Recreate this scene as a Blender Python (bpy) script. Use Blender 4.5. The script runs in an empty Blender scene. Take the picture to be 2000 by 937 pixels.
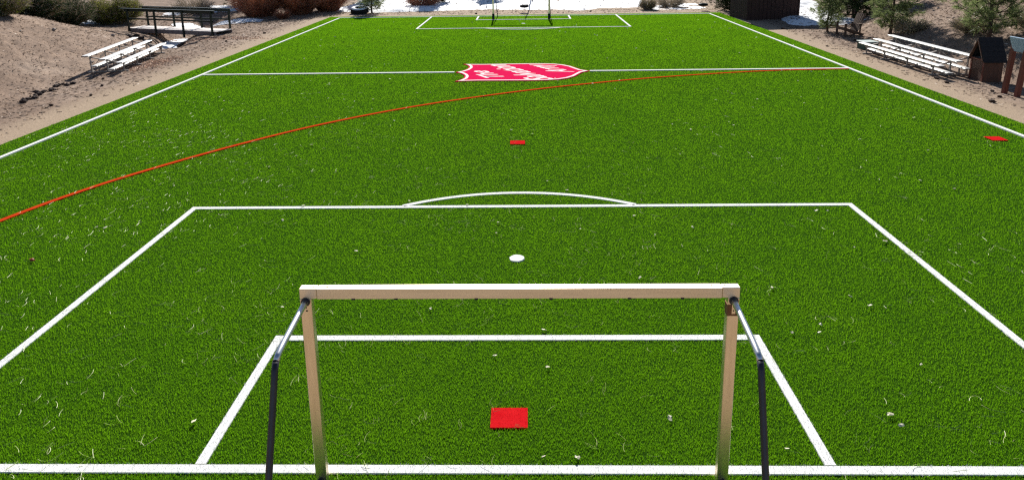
import bpy, math, random
import numpy as np
from mathutils import Vector, Matrix

# ------------------------------------------------------------------ camera, world, sun, exposure
sc = bpy.context.scene
COL = sc.collection
R = math.radians

cam_data = bpy.data.cameras.new('camera')
cam_data.sensor_width = 36.0
cam_data.lens = 1329.5 / 2000.0 * 36.0
cam_data.shift_y = -281.5 / 2000.0          # the photograph is the lower part of a 4:3 frame
cam_data.clip_start = 0.05
cam_data.clip_end = 3000.0
cam = bpy.data.objects.new('camera', cam_data)
COL.objects.link(cam)
CAM = Vector((0.1698, -5.4843, 4.8547))
def camera_matrix(pitch, roll, yaw):
    f = Vector((math.sin(yaw) * math.cos(pitch), math.cos(yaw) * math.cos(pitch), -math.sin(pitch)))
    r = Vector((math.cos(yaw), -math.sin(yaw), 0)); u = r.cross(f)
    rr = math.cos(roll) * r + math.sin(roll) * u
    uu = -math.sin(roll) * r + math.cos(roll) * u
    m = Matrix.Identity(4)
    for i in range(3):
        m[i][0], m[i][1], m[i][2], m[i][3] = rr[i], uu[i], -f[i], CAM[i]
    return m
cam.matrix_world = camera_matrix(0.2218, -0.0143, -0.0223)
sc.camera = cam

SUN_EL, SUN_AZ = R(30.0), R(-1.0)            # low winter noon sun straight ahead; it glints on the crossbar
world = bpy.data.worlds.new('World'); sc.world = world; world.use_nodes = True
wn = world.node_tree.nodes; wl = world.node_tree.links
for n in list(wn): wn.remove(n)
sky = wn.new('ShaderNodeTexSky'); sky.sky_type = 'NISHITA'; sky.sun_disc = False
sky.sun_elevation = SUN_EL; sky.sun_rotation = SUN_AZ; sky.altitude = 2000.0
bg = wn.new('ShaderNodeBackground'); bg.inputs['Strength'].default_value = 0.06
wo = wn.new('ShaderNodeOutputWorld')
wl.new(sky.outputs['Color'], bg.inputs['Color']); wl.new(bg.outputs['Background'], wo.inputs['Surface'])

sun_data = bpy.data.lights.new('sun', 'SUN'); sun_data.energy = 5.0; sun_data.angle = R(0.53)
sun_data.color = (1.0, 0.955, 0.88)
sun = bpy.data.objects.new('sun', sun_data); COL.objects.link(sun)
sdir = Vector((math.sin(SUN_AZ) * math.cos(SUN_EL), math.cos(SUN_AZ) * math.cos(SUN_EL), math.sin(SUN_EL)))
sun.rotation_euler = (-sdir).to_track_quat('-Z', 'Y').to_euler()
sun.location = (0, 0, 60)

sc.view_settings.view_transform = 'Standard'; sc.view_settings.look = 'None'
sc.view_settings.exposure = 0.8; sc.view_settings.gamma = 1.0
sc.view_settings.use_curve_mapping = False
sc.render.engine = 'CYCLES'
sc.cycles.use_denoising = False
sc.cycles.max_bounces = 6; sc.cycles.diffuse_bounces = 3; sc.cycles.glossy_bounces = 3
sc.cycles.transmission_bounces = 3; sc.cycles.transparent_max_bounces = 4
sc.cycles.sample_clamp_indirect = 4.0
sc.cycles.filter_width = 1.3

rng = np.random.default_rng(11)
random.seed(11)

# ------------------------------------------------------------------ field dimensions (metres)
W2, L = 12.386, 40.235                # half width between sidelines, length between goal lines
WP2, DP = 6.166, 6.547                # penalty area
WG2, DG = 3.0, 2.189                  # goal area
TURF_X, TURF_Y0, TURF_Y1 = 13.25, -0.95, 41.0
LINE = 0.115

# ------------------------------------------------------------------ value noise and terrain
_lat = np.random.default_rng(5).random((256, 256))
def vnoise(x, y, s=1.0, off=0.0):
    x = np.asarray(x, float) / s + 37.3 + off; y = np.asarray(y, float) / s + 91.7 + off * 1.7
    xi = np.floor(x).astype(int); yi = np.floor(y).astype(int)
    fx = x - xi; fy = y - yi
    fx = fx * fx * (3 - 2 * fx); fy = fy * fy * (3 - 2 * fy)
    a = _lat[xi % 256, yi % 256]; b = _lat[(xi + 1) % 256, yi % 256]
    c = _lat[xi % 256, (yi + 1) % 256]; d = _lat[(xi + 1) % 256, (yi + 1) % 256]
    return (a * (1 - fx) + b * fx) * (1 - fy) + (c * (1 - fx) + d * fx) * fy
def fbm(x, y, s=1.0, off=0.0, oct=4):
    v = 0; a = 1.0; t = 0
    for i in range(oct):
        v = v + a * vnoise(x, y, s, off + i * 13.1); t += a; a *= 0.5; s *= 0.5
    return v / t
def sm(a, b, x):
    t = np.clip((np.asarray(x, float) - a) / (b - a), 0, 1)
    return t * t * (3 - 2 * t)

def left_foot(y):  return np.interp(y, [0, 10, 14, 16, 20, 27, 31, 36], [-15.6, -15.6, -15.8, -16.4, -17.2, -18.6, -20.2, -22.5])
def right_foot(y): return np.interp(y, [0, 14, 20, 25, 30, 36, 45], [16.0, 16.2, 16.5, 16.6, 17.0, 20.0, 22.5])
def ditch_axis(y): return np.interp(y, [26, 28.5, 31, 34, 40], [-17.9, -18.4, -19.2, -20.3, -21.3])

def H(x, y):
    """Ground height: flat round the pitch, an earth bank on each side, a ditch under the footbridge."""
    x = np.asarray(x, float); y = np.asarray(y, float)
    d = left_foot(y) - x
    top = np.interp(y, [0, 12, 20, 25, 29, 33, 37], [2.7, 2.7, 2.45, 2.1, 1.35, 0.5, 0.15])
    rise = sm(-0.3, 6.0, d) * top - sm(6.0, 16.0, d) * top * 0.75
    z = np.where(d > -0.3, rise, 0.0)
    e = x - right_foot(y)
    z = z + np.where(e > -0.4, 3.6 * (1 - np.exp(-np.clip(e + 0.4, 0, None) * 0.115)) * sm(-0.4, 1.5, e), 0)
    z = z - 0.62 * np.exp(-((x - ditch_axis(y)) / 0.95) ** 2) * sm(26.5, 29.5, y) * (1 - sm(40, 44, y))
    z = z + 0.012 * np.clip(y - 43, 0, 60)
    off = np.maximum(np.abs(x) - 13.6, np.maximum(y - 41.3, -1.3 - y))
    rough = sm(0.0, 3.0, off)
    z = z + rough * (0.16 * (fbm(x, y, 2.4, 3) - 0.5) + 0.06 * (fbm(x, y, 0.6, 9) - 0.5))
    z = z + sm(0, 1.0, off) * 0.03 * (fbm(x, y, 0.5, 21) - 0.5)
    z = z + 9.0 * sm(45, 130, np.abs(x)) + 12.0 * sm(75, 200, y)
    inside = (np.abs(x) < TURF_X + 0.1) & (y < TURF_Y1 + 0.1) & (y > TURF_Y0 - 0.1)
    return np.where(inside, -0.03, z)
def Hz(x, y): return float(H(x, y))

# ------------------------------------------------------------------ mesh helpers
class MB:
    """Collects shapes; build() links them as one mesh object."""
    def __init__(self): self.v = []; self.f = []; self.smooth = []
    def add(self, verts, faces, smooth=False):
        b = len(self.v); self.v += [tuple(p) for p in verts]
        self.f += [tuple(b + i for i in q) for q in faces]; self.smooth += [smooth] * len(faces)
    def box(self, c, s, m=None, bev=0.0):
        x, y, z = s[0] / 2, s[1] / 2, s[2] / 2
        if bev <= 0:
            vs = [(-x, -y, -z), (x, -y, -z), (x, y, -z), (-x, y, -z), (-x, -y, z), (x, -y, z), (x, y, z), (-x, y, z)]
            fs = [(0, 3, 2, 1), (4, 5, 6, 7), (0, 1, 5, 4), (1, 2, 6, 5), (2, 3, 7, 6), (3, 0, 4, 7)]
        else:                                        # chamfered box
            vs = []; b = min(bev, x * .9, y * .9, z * .9)
            idx = {}
            for sx in (-1, 1):
                for sy in (-1, 1):
                    for sz in (-1, 1):
                        for ax in range(3):
                            p = [sx * (x - b), sy * (y - b), sz * (z - b)]
                            p[ax] = (sx * x, sy * y, sz * z)[ax]
                            idx[(sx, sy, sz, ax)] = len(vs); vs.append(tuple(p))
            fs = []
            for s_ in (-1, 1):
                q = [idx[(s_, a, c_, 0)] for a, c_ in ((-1, -1), (1, -1), (1, 1), (-1, 1))]; fs.append(q if s_ > 0 else q[::-1])
                q = [idx[(a, s_, c_, 1)] for a, c_ in ((-1, -1), (1, -1), (1, 1), (-1, 1))]; fs.append(q[::-1] if s_ > 0 else q)
                q = [idx[(a, c_, s_, 2)] for a, c_ in ((-1, -1), (1, -1), (1, 1), (-1, 1))]; fs.append(q if s_ > 0 else q[::-1])
            for a in (-1, 1):
                for c_ in (-1, 1):
                    fs.append([idx[(a, c_, -1, 0)], idx[(a, c_, 1, 0)], idx[(a, c_, 1, 1)], idx[(a, c_, -1, 1)]])
                    fs.append([idx[(a, -1, c_, 0)], idx[(a, 1, c_, 0)], idx[(a, 1, c_, 2)], idx[(a, -1, c_, 2)]])
                    fs.append([idx[(-1, a, c_, 1)], idx[(1, a, c_, 1)], idx[(1, a, c_, 2)], idx[(-1, a, c_, 2)]])
                    for e in (-1, 1): fs.append([idx[(a, c_, e, k)] for k in range(3)])
        c = Vector(c)
        vs = [(m @ Vector(p) + c) if m is not None else Vector(p) + c for p in vs]
        self.add(vs, fs); return self
    def beam(self, a, b, w, h, up=(0, 0, 1), bev=0.0):
        """Box from a to b, w wide, h high."""
        a, b = Vector(a), Vector(b); d = b - a; l = d.length; d.normalize()
        s = d.cross(Vector(up)).normalized(); u = s.cross(d)
        m = Matrix((d, s, u)).transposed()
        return self.box((a + b) / 2, (l, w, h), m, bev)
    def tube(self, pts, rad, n=10, cap=True):
        pts = [Vector(p) for p in pts]
        if not hasattr(rad, '__len__'): rad = [rad] * len(pts)
        vs = []; fs = []; ref = None
        for i, p in enumerate(pts):
            t = (pts[min(i + 1, len(pts) - 1)] - pts[max(i - 1, 0)]).normalized()
            if ref is None:
                ref = Vector((0, 0, 1)) if abs(t.z) < .9 else Vector((1, 0, 0))
            s = t.cross(ref).normalized(); ref = s.cross(t)
            for k in range(n):
                a = 2 * math.pi * k / n
                vs.append(p + rad[i] * (math.cos(a) * s + math.sin(a) * ref))
        for i in range(len(pts) - 1):
            for k in range(n):
                k2 = (k + 1) % n
                fs.append((i * n + k, i * n + k2, (i + 1) * n + k2, (i + 1) * n + k))
        self.add(vs, fs, True)
        if cap:
            b = len(self.v) - len(vs)
            self.f += [tuple(b + k for k in range(n))[::-1], tuple(b + (len(pts) - 1) * n + k for k in range(n))]
            self.smooth += [False, False]
        return self
    def lathe(self, prof, n=24, c=(0, 0, 0)):
        vs = []; fs = []
        for r, z in prof:
            for k in range(n):
                a = 2 * math.pi * k / n; vs.append((c[0] + r * math.cos(a), c[1] + r * math.sin(a), c[2] + z))
        m = len(prof)
        for i in range(m - 1):
            for k in range(n):
                k2 = (k + 1) % n; fs.append((i * n + k, i * n + k2, (i + 1) * n + k2, (i + 1) * n + k))
        self.add(vs, fs, True); return self
    def build(self, name, mat, parent=None):
        me = bpy.data.meshes.new(name); me.from_pydata([tuple(p) for p in self.v], [], self.f)
        me.polygons.foreach_set('use_smooth', self.smooth); me.update()
        return link(name, me, mat, parent)

def link(name, me, mat, parent=None):
    if mat is not None and not me.materials: me.materials.append(mat)
    o = bpy.data.objects.new(name, me); COL.objects.link(o)
    if parent is not None: o.parent = parent
    return o
def np_mesh(name, V, F, n):
    """Fast mesh from numpy: V (k,3), F flat vertex indices, n verts per face."""
    me = bpy.data.meshes.new(name); V = np.ascontiguousarray(V, np.float32); F = np.ascontiguousarray(F, np.int32).ravel()
    me.vertices.add(len(V)); me.vertices.foreach_set('co', V.ravel())
    me.loops.add(len(F)); me.loops.foreach_set('vertex_index', F)
    k = len(F) // n; me.polygons.add(k)
    me.polygons.foreach_set('loop_start', np.arange(k, dtype=np.int32) * n)
    try: me.polygons.foreach_set('loop_total', np.full(k, n, np.int32))
    except Exception: pass
    me.polygons.foreach_set('use_smooth', np.zeros(k, bool))
    me.update(calc_edges=True)
    return me
def tag(o, label=None, cat=None, group=None, kind=None):
    if label: o['label'] = label
    if cat: o['category'] = cat
    if group: o['group'] = group
    if kind: o['kind'] = kind
    return o
def thing(name, label, cat, loc=(0, 0, 0), rz=0.0, group=None):
    o = bpy.data.objects.new(name, None); COL.objects.link(o); o.empty_display_size = 0.3
    o.location = loc; o.rotation_euler = (0, 0, rz)
    return tag(o, label, cat, group)
def copy_tree(o, parent=None):
    c = o.copy(); COL.objects.link(c)
    if parent is not None: c.parent = parent
    for ch in o.children: copy_tree(ch, c)
    return c

# ------------------------------------------------------------------ materials
def new_mat(name):
    m = bpy.data.materials.new(name); m.use_nodes = True
    nt = m.node_tree
    for n in list(nt.nodes): nt.nodes.remove(n)
    return m, nt.nodes, nt.links
def ramp(N, Lk, src, stops):
    r = N.new('ShaderNodeValToRGB'); el = r.color_ramp.elements
    while len(el) > 1: el.remove(el[0])
    el[0].position = stops[0][0]; el[0].color = (*stops[0][1], 1)
    for p, c in stops[1:]:
        e = el.new(p); e.color = (*c, 1)
    Lk.new(src, r.inputs['Fac']); return r.outputs['Color']
def noise(N, Lk, vec, scale, detail=3, rough=0.55):
    n = N.new('ShaderNodeTexNoise'); n.inputs['Scale'].default_value = scale
    n.inputs['Detail'].default_value = detail; n.inputs['Roughness'].default_value = rough
    Lk.new(vec, n.inputs['Vector']); return n.outputs['Fac']
def mixc(N, Lk, fac, a, b, mode='MIX'):
    m = N.new('ShaderNodeMix'); m.data_type = 'RGBA'; m.blend_type = mode
    for s, v in (('Factor', fac), ('A', a), ('B', b)):
        sk = [i for i in m.inputs if i.name == s and i.type == ('VALUE' if s == 'Factor' else 'RGBA')][0]
        if isinstance(v, (int, float)): sk.default_value = v
        elif isinstance(v, tuple): sk.default_value = (*v, 1)
        else: Lk.new(v, sk)
    return [o for o in m.outputs if o.type == 'RGBA'][0]
def surf(name, c1, c2=None, scale=8.0, rough=0.8, metallic=0.0, bump=0.0, bscale=40.0, obj=True, spec=0.3, aniso=0.0, stretch=None):
    """Principled with two-tone noise and a little relief."""
    m, N, Lk = new_mat(name)
    out = N.new('ShaderNodeOutputMaterial'); p = N.new('ShaderNodeBsdfPrincipled')
    tc = N.new('ShaderNodeTexCoord'); vec = tc.outputs['Object']
    if stretch:
        mp = N.new('ShaderNodeMapping'); mp.inputs['Scale'].default_value = stretch
        Lk.new(vec, mp.inputs['Vector']); vec = mp.outputs['Vector']
    c2 = c2 or tuple(x * 0.75 for x in c1)
    f = noise(N, Lk, vec, scale, 4)
    Lk.new(ramp(N, Lk, f, [(0.3, c2), (0.7, c1)]), p.inputs['Base Color'])
    p.inputs['Roughness'].default_value = rough; p.inputs['Metallic'].default_value = metallic
    p.inputs['Specular IOR Level'].default_value = spec
    if aniso: p.inputs['Anisotropic'].default_value = aniso
    if bump:
        b = N.new('ShaderNodeBump'); b.inputs['Strength'].default_value = bump; b.inputs['Distance'].default_value = 0.02
        Lk.new(noise(N, Lk, vec, bscale, 3), b.inputs['Height']); Lk.new(b.outputs['Normal'], p.inputs['Normal'])
    Lk.new(p.outputs[0], out.inputs['Surface']); return m
def leafy(name, stops, scale=3.0, trans=0.35, rough=0.5, gloss=0.04, hf=None, upn=0.0):
    """Thin foliage: diffuse + translucent, colour varied by place."""
    m, N, Lk = new_mat(name)
    out = N.new('ShaderNodeOutputMaterial'); g = N.new('ShaderNodeNewGeometry')
    f = noise(N, Lk, g.outputs['Position'], scale, 3, 0.7)
    col = ramp(N, Lk, f, stops)
    if hf:
        f2 = noise(N, Lk, g.outputs['Position'], hf, 1)
        dark = ramp(N, Lk, f2, [(0.3, (0.8, 0.8, 0.8)), (0.7, (1.2, 1.2, 1.2))])
        col = mixc(N, Lk, 1.0, col, dark, 'MULTIPLY')
    d = N.new('ShaderNodeBsdfDiffuse'); t = N.new('ShaderNodeBsdfTranslucent'); gl = N.new('ShaderNodeBsdfGlossy')
    gl.inputs['Roughness'].default_value = rough; gl.inputs['Color'].default_value = (1, 1, 1, 1)
    Lk.new(col, d.inputs['Color']); Lk.new(col, t.inputs['Color'])
    if upn:                                       # tufted pile shades as a surface, not as single facets
        va = N.new('ShaderNodeVectorMath'); va.operation = 'ADD'; Lk.new(g.outputs['Normal'], va.inputs[0]); va.inputs[1].default_value = (0, 0, upn)
        vn = N.new('ShaderNodeVectorMath'); vn.operation = 'NORMALIZE'; Lk.new(va.outputs[0], vn.inputs[0]); Lk.new(vn.outputs[0], d.inputs['Normal'])
    a = N.new('ShaderNodeMixShader'); a.inputs[0].default_value = trans
    Lk.new(d.outputs[0], a.inputs[1]); Lk.new(t.outputs[0], a.inputs[2])
    b = N.new('ShaderNodeMixShader'); b.inputs[0].default_value = gloss
    Lk.new(a.outputs[0], b.inputs[1]); Lk.new(gl.outputs[0], b.inputs[2])
    Lk.new(b.outputs[0], out.inputs['Surface']); return m

def ground_material():
    m, N, Lk = new_mat('bare_earth')
    out = N.new('ShaderNodeOutputMaterial'); p = N.new('ShaderNodeBsdfPrincipled')
    g = N.new('ShaderNodeNewGeometry'); pos = g.outputs['Position']
    big = noise(N, Lk, pos, 0.35, 4); mid = noise(N, Lk, pos, 2.2, 5, 0.65); fine = noise(N, Lk, pos, 14.0, 4, 0.7)
    base = ramp(N, Lk, big, [(0.3, (0.182, 0.130, 0.098)), (0.52, (0.24, 0.175, 0.134)), (0.72, (0.30, 0.232, 0.185))])
    c = mixc(N, Lk, 1.0, base, ramp(N, Lk, mid, [(0.3, (0.62, 0.60, 0.60)), (0.7, (1.26, 1.24, 1.2))]), 'MULTIPLY')
    c = mixc(N, Lk, 1.0, c, ramp(N, Lk, fine, [(0.28, (0.58, 0.55, 0.54)), (0.5, (1, 1, 1)), (0.72, (1.32, 1.3, 1.26))]), 'MULTIPLY')
    # trodden sandy strip along the turf
    sx = N.new('ShaderNodeSeparateXYZ'); Lk.new(pos, sx.inputs[0])
    ab = N.new('ShaderNodeMath'); ab.operation = 'ABSOLUTE'; Lk.new(sx.outputs['X'], ab.inputs[0])
    ad = N.new('ShaderNodeMath'); ad.operation = 'MULTIPLY_ADD'; Lk.new(mid, ad.inputs[0]); ad.inputs[1].default_value = 1.6; Lk.new(ab.outputs[0], ad.inputs[2])
    mr = N.new('ShaderNodeMapRange'); mr.inputs['From Min'].default_value = 14.6; mr.inputs['From Max'].default_value = 16.0
    mr.inputs['To Min'].default_value = 0.9; mr.inputs['To Max'].default_value = 0.0; mr.interpolation_type = 'SMOOTHSTEP'
    Lk.new(ad.outputs[0], mr.inputs['Value'])
    sand = mixc(N, Lk, 1.0, (0.36, 0.272, 0.19), ramp(N, Lk, fine, [(0.3, (0.82, 0.82, 0.82)), (0.7, (1.12, 1.12, 1.12))]), 'MULTIPLY')
    c = mixc(N, Lk, mr.outputs[0], c, sand)
    Lk.new(c, p.inputs['Base Color']); p.inputs['Roughness'].default_value = 0.95
    p.inputs['Specular IOR Level'].default_value = 0.1
    b = N.new('ShaderNodeBump'); b.inputs['Strength'].default_value = 0.5; b.inputs['Distance'].default_value = 0.05
    h = N.new('ShaderNodeMath'); h.operation = 'ADD'; Lk.new(mid, h.inputs[0]); Lk.new(fine, h.inputs[1])
    Lk.new(h.outputs[0], b.inputs['Height']); Lk.new(b.outputs['Normal'], p.inputs['Normal'])
    Lk.new(p.outputs[0], out.inputs['Surface']); return m

M = {}
M['earth'] = ground_material()
GR = [(0.25, (0.118, 0.300, 0.006)), (0.5, (0.143, 0.34, 0.006)), (0.75, (0.172, 0.38, 0.007))]
M['blade'] = leafy('turf_fibre', GR, 0.55, 0.55, 0.45, 0.004, hf=55.0, upn=1.0)
M['turf'] = surf('turf_backing', (0.026, 0.072, 0.006), (0.018, 0.052, 0.005), 30, 1.0, bump=0.5, bscale=90, spec=0.0)
M['white_fibre'] = leafy('white_turf_fibre', [(0.3, (0.84, 0.84, 0.82)), (0.7, (0.90, 0.90, 0.88))], 6.0, 0.12, 0.5, 0.0, upn=1.5)
M['red_fibre'] = leafy('red_turf_fibre', [(0.3, (0.70, 0.012, 0.018)), (0.7, (0.80, 0.02, 0.025))], 6.0, 0.3, 0.5, 0.0)
M['orange_fibre'] = leafy('orange_red_turf_fibre', [(0.3, (0.62, 0.05, 0.012)), (0.7, (0.72, 0.075, 0.018))], 6.0, 0.3, 0.5, 0.0)
M['emblem_red'] = leafy('emblem_red_fibre', [(0.3, (0.76, 0.014, 0.09)), (0.7, (0.84, 0.022, 0.115))], 9.0, 0.25, 0.5, 0.0)
M['alu'] = surf('brushed_aluminium', (0.93, 0.80, 0.62), (0.82, 0.70, 0.53), 6, 0.48, 1.0, 0.0, 60, stretch=(0.4, 6, 6))
M['alu_post'] = surf('weathered_aluminium', (0.93, 0.79, 0.59), (0.80, 0.67, 0.49), 6, 0.36, 1.0, 0.0, 60, stretch=(6, 6, 0.4))
M['steel'] = surf('galvanised_steel_tube', (0.72, 0.73, 0.75), (0.6, 0.61, 0.64), 14, 0.36, 1.0, 0.05, 60)
M['dark_tube'] = surf('dark_steel_tube', (0.030, 0.028, 0.036), (0.018, 0.017, 0.023), 14, 0.35, 0.0, 0.05, 60, spec=0.5)
M['rust'] = surf('rusty_sleeve', (0.24, 0.12, 0.06), (0.15, 0.075, 0.04), 20, 0.6, 0.6, 0.1)
M['black'] = surf('black_bolt', (0.02, 0.02, 0.022), None, 20, 0.5)
M['pad'] = surf('dark_green_foam_pad', (0.012, 0.03, 0.018), None, 10, 0.8)
M['bench'] = surf('bench_aluminium', (0.80, 0.79, 0.77), (0.70, 0.69, 0.67), 5, 0.48, 0.35, 0.05, 40)
M['bench_leg'] = surf('bench_frame_galvanised', (0.36, 0.34, 0.32), (0.24, 0.22, 0.21), 12, 0.55, 0.6, 0.05)
M['bridge_green'] = surf('dark_green_paint', (0.012, 0.026, 0.020), (0.007, 0.015, 0.012), 9, 0.45)
M['bridge_deck'] = surf('bleached_deck_wood', (0.78, 0.72, 0.68), (0.62, 0.56, 0.52), 3, 0.8, bump=0.2, stretch=(1, 6, 6))
M['beam'] = surf('grey_timber', (0.24, 0.20, 0.19), (0.16, 0.13, 0.12), 4, 0.85, bump=0.2)
M['shed'] = surf('dark_brown_boards', (0.075, 0.038, 0.030), (0.045, 0.024, 0.020), 5, 0.85, bump=0.3, stretch=(5, 5, 0.6))
M['roof'] = surf('dark_shingle', (0.030, 0.028, 0.030), (0.016, 0.016, 0.018), 12, 0.9, bump=0.4)
M['hutch'] = surf('brown_stained_plywood', (0.135, 0.068, 0.045), (0.09, 0.045, 0.03), 4, 0.8, bump=0.2, stretch=(4, 4, 0.7))
M['redwood'] = surf('red_brown_stained_post', (0.20, 0.062, 0.038), (0.13, 0.04, 0.026), 5, 0.75, bump=0.2, stretch=(5, 5, 0.6))
M['signboard'] = surf('sky_reflection_sign_panel', (0.30, 0.43, 0.56), (0.24, 0.36, 0.49), 6, 0.5, bump=0.05)  # blue of the reflected sky is put into the panel's base colour
M['chair'] = surf('weathered_chair_wood', (0.17, 0.105, 0.075), (0.085, 0.05, 0.038), 6, 0.8, bump=0.3, stretch=(5, 5, 1))
M['greenbox'] = surf('green_plastic_box', (0.014, 0.06, 0.042), (0.010, 0.042, 0.03), 6, 0.5)
M['boxlid'] = surf('pale_grey_box_lid', (0.50, 0.56, 0.54), (0.40, 0.46, 0.44), 6, 0.5)
M['rubber'] = surf('black_rubber', (0.014, 0.014, 0.015), (0.008, 0.008, 0.009), 20, 0.75, bump=0.3)
M['snow'] = surf('old_snow', (0.84, 0.85, 0.87), (0.72, 0.74, 0.78), 5, 0.7, bump=0.6, bscale=9, spec=0.2)
M['rope'] = surf('dark_rope', (0.05, 0.045, 0.04), None, 30, 0.9)
M['bark'] = surf('pine_bark', (0.115, 0.072, 0.052), (0.045, 0.030, 0.024), 9, 0.95, bump=0.8, bscale=16, stretch=(2, 2, 0.6))
M['needle'] = leafy('pine_needles', [(0.3, (0.10, 0.135, 0.055)), (0.55, (0.18, 0.225, 0.085)), (0.75, (0.32, 0.35, 0.16))], 2.2, 0.58, 0.35, 0.015)
M['dark_needle'] = leafy('dark_conifer_needles', [(0.3, (0.020, 0.036, 0.014)), (0.6, (0.040, 0.062, 0.020)), (0.8, (0.085, 0.11, 0.03))], 1.2, 0.25, 0.4, 0.01)
M['yellow_leaf'] = leafy('yellow_green_bush_leaf', [(0.3, (0.05, 0.065, 0.012)), (0.55, (0.15, 0.165, 0.025)), (0.75, (0.36, 0.34, 0.06))], 0.9, 0.45, 0.4, 0.01, upn=0.7)
M['pale_leaf'] = leafy('pale_dry_bush_leaf', [(0.3, (0.22, 0.20, 0.08)), (0.55, (0.38, 0.35, 0.17)), (0.75, (0.55, 0.50, 0.30))], 1.4, 0.4, 0.4, 0.01)
M['twig'] = leafy('red_brown_willow_twig', [(0.3, (0.17, 0.06, 0.035)), (0.55, (0.33, 0.13, 0.065)), (0.75, (0.52, 0.25, 0.14))], 1.4, 0.15, 0.5, 0.05)
M['grey_twig'] = leafy('dry_grey_brush', [(0.3, (0.18, 0.145, 0.105)), (0.55, (0.33, 0.27, 0.19)), (0.75, (0.5, 0.42, 0.30))], 1.4, 0.15, 0.5, 0.05)
M['straw'] = leafy('dry_pine_needle', [(0.3, (0.30, 0.38, 0.08)), (0.55, (0.43, 0.48, 0.14)), (0.75, (0.62, 0.61, 0.27))], 1.7, 0.25, 0.5, 0.05)
M['leaf'] = leafy('pale_dry_leaf', [(0.3, (0.58, 0.54, 0.36)), (0.7, (0.80, 0.77, 0.62))], 3.0, 0.25, 0.5, 0.03)
M['redleaf'] = leafy('red_dry_leaf', [(0.3, (0.30, 0.05, 0.02)), (0.7, (0.42, 0.08, 0.04))], 3.0, 0.25, 0.5, 0.03)
M['cone'] = surf('pine_cone_brown', (0.085, 0.045, 0.03), (0.04, 0.022, 0.016), 30, 0.9, bump=0.6)
M['rock'] = surf('dark_rock', (0.075, 0.05, 0.042), (0.03, 0.021, 0.019), 12, 0.95, bump=0.8, bscale=18)
M['pale_rock'] = surf('pale_rock', (0.46, 0.40, 0.35), (0.32, 0.27, 0.23), 9, 0.9, bump=0.5)
M['chip'] = leafy('forest_litter', [(0.25, (0.09, 0.055, 0.04)), (0.42, (0.24, 0.16, 0.11)), (0.58, (0.40, 0.31, 0.24)), (0.72, (0.66, 0.56, 0.48))], 9.0, 0.15, 0.5, 0.02, upn=2.0)
M['orange_chip'] = leafy('orange_fallen_leaves', [(0.3, (0.38, 0.20, 0.12)), (0.7, (0.66, 0.46, 0.36))], 9.0, 0.15, 0.5, 0.02, upn=2.0)

# ------------------------------------------------------------------ the ground: one sheet to the horizon
def axis(dense0, dense1, step, lo, hi):
    a = list(np.arange(dense0, dense1 + 1e-6, step)); s = step
    while a[-1] < hi: s *= 1.35; a.append(a[-1] + s)
    s = step
    while a[0] > lo: s *= 1.35; a.insert(0, a[0] - s)
    return np.array(a)
def grid_mesh(name, xs, ys, zf):
    X, Y = np.meshgrid(xs, ys, indexing='ij'); Z = zf(X, Y)
    V = np.stack([X, Y, Z], -1).reshape(-1, 3); ny = len(ys)
    i, j = np.meshgrid(np.arange(len(xs) - 1), np.arange(ny - 1), indexing='ij')
    a = (i * ny + j).ravel(); F = np.stack([a, a + ny, a + ny + 1, a + 1], -1)
    me = np_mesh(name, V, F, 4); me.polygons.foreach_set('use_smooth', np.ones(len(F), bool)); return me, V, F
me, _, _ = grid_mesh('ground', axis(-34, 30, 0.2, -900, 900), axis(6, 58, 0.2, -700, 1200), H)
ground = tag(link('ground', me, M['earth']), 'bare brown earth with banks and a trodden strip round the pitch', None, None, 'structure')

# ------------------------------------------------------------------ the turf and everything laid into it
turf = MB(); turf.box((0, (TURF_Y0 + TURF_Y1) / 2, -0.016), (2 * TURF_X, TURF_Y1 - TURF_Y0, 0.032))
turf = tag(turf.build('artificial_turf', M['turf']), 'bright green artificial turf pitch', None, None, 'structure')

MARKS = []         # (polyline points, half width) used to keep green fibres out
def px_density(x, y):
    """Fibres per square metre: thins out with distance from the near goal."""
    w = np.sqrt((np.asarray(x) * 0.6) ** 2 + (np.asarray(y) + 5.5) ** 2 + 23.0)
    return 4.7e6 / w ** 3 + 800.0
def fibres(x, y, z0=0.0, hh=0.024, lean=0.45, wscale=1.0):
    """One thin upright triangle per fibre."""
    n = len(x); w = np.sqrt((x * 0.6) ** 2 + (y + 5.5) ** 2 + 23.0)
    wid = np.clip(w / 680.0 * 0.40, 0.0034, 0.05) * rng.uniform(0.6, 1.3, n) * wscale
    a = rng.uniform(0, 2 * np.pi, n); l = np.abs(rng.normal(0, lean, n)).clip(0, 1.3); b = rng.uniform(0, 2 * np.pi, n)
    h = hh * rng.uniform(0.65, 1.2, n)
    sx, sy = np.cos(a) * wid / 2, np.sin(a) * wid / 2
    V = np.empty((n, 3, 3))
    V[:, 0] = np.stack([x - sx, y - sy, np.full(n, z0)], -1); V[:, 1] = np.stack([x + sx, y + sy, np.full(n, z0)], -1)
    V[:, 2] = np.stack([x + np.cos(b) * np.sin(l) * h * 1.2, y + np.sin(b) * np.sin(l) * h * 1.2, z0 + h * np.cos(l) + 0.004], -1)
    return V
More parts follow.
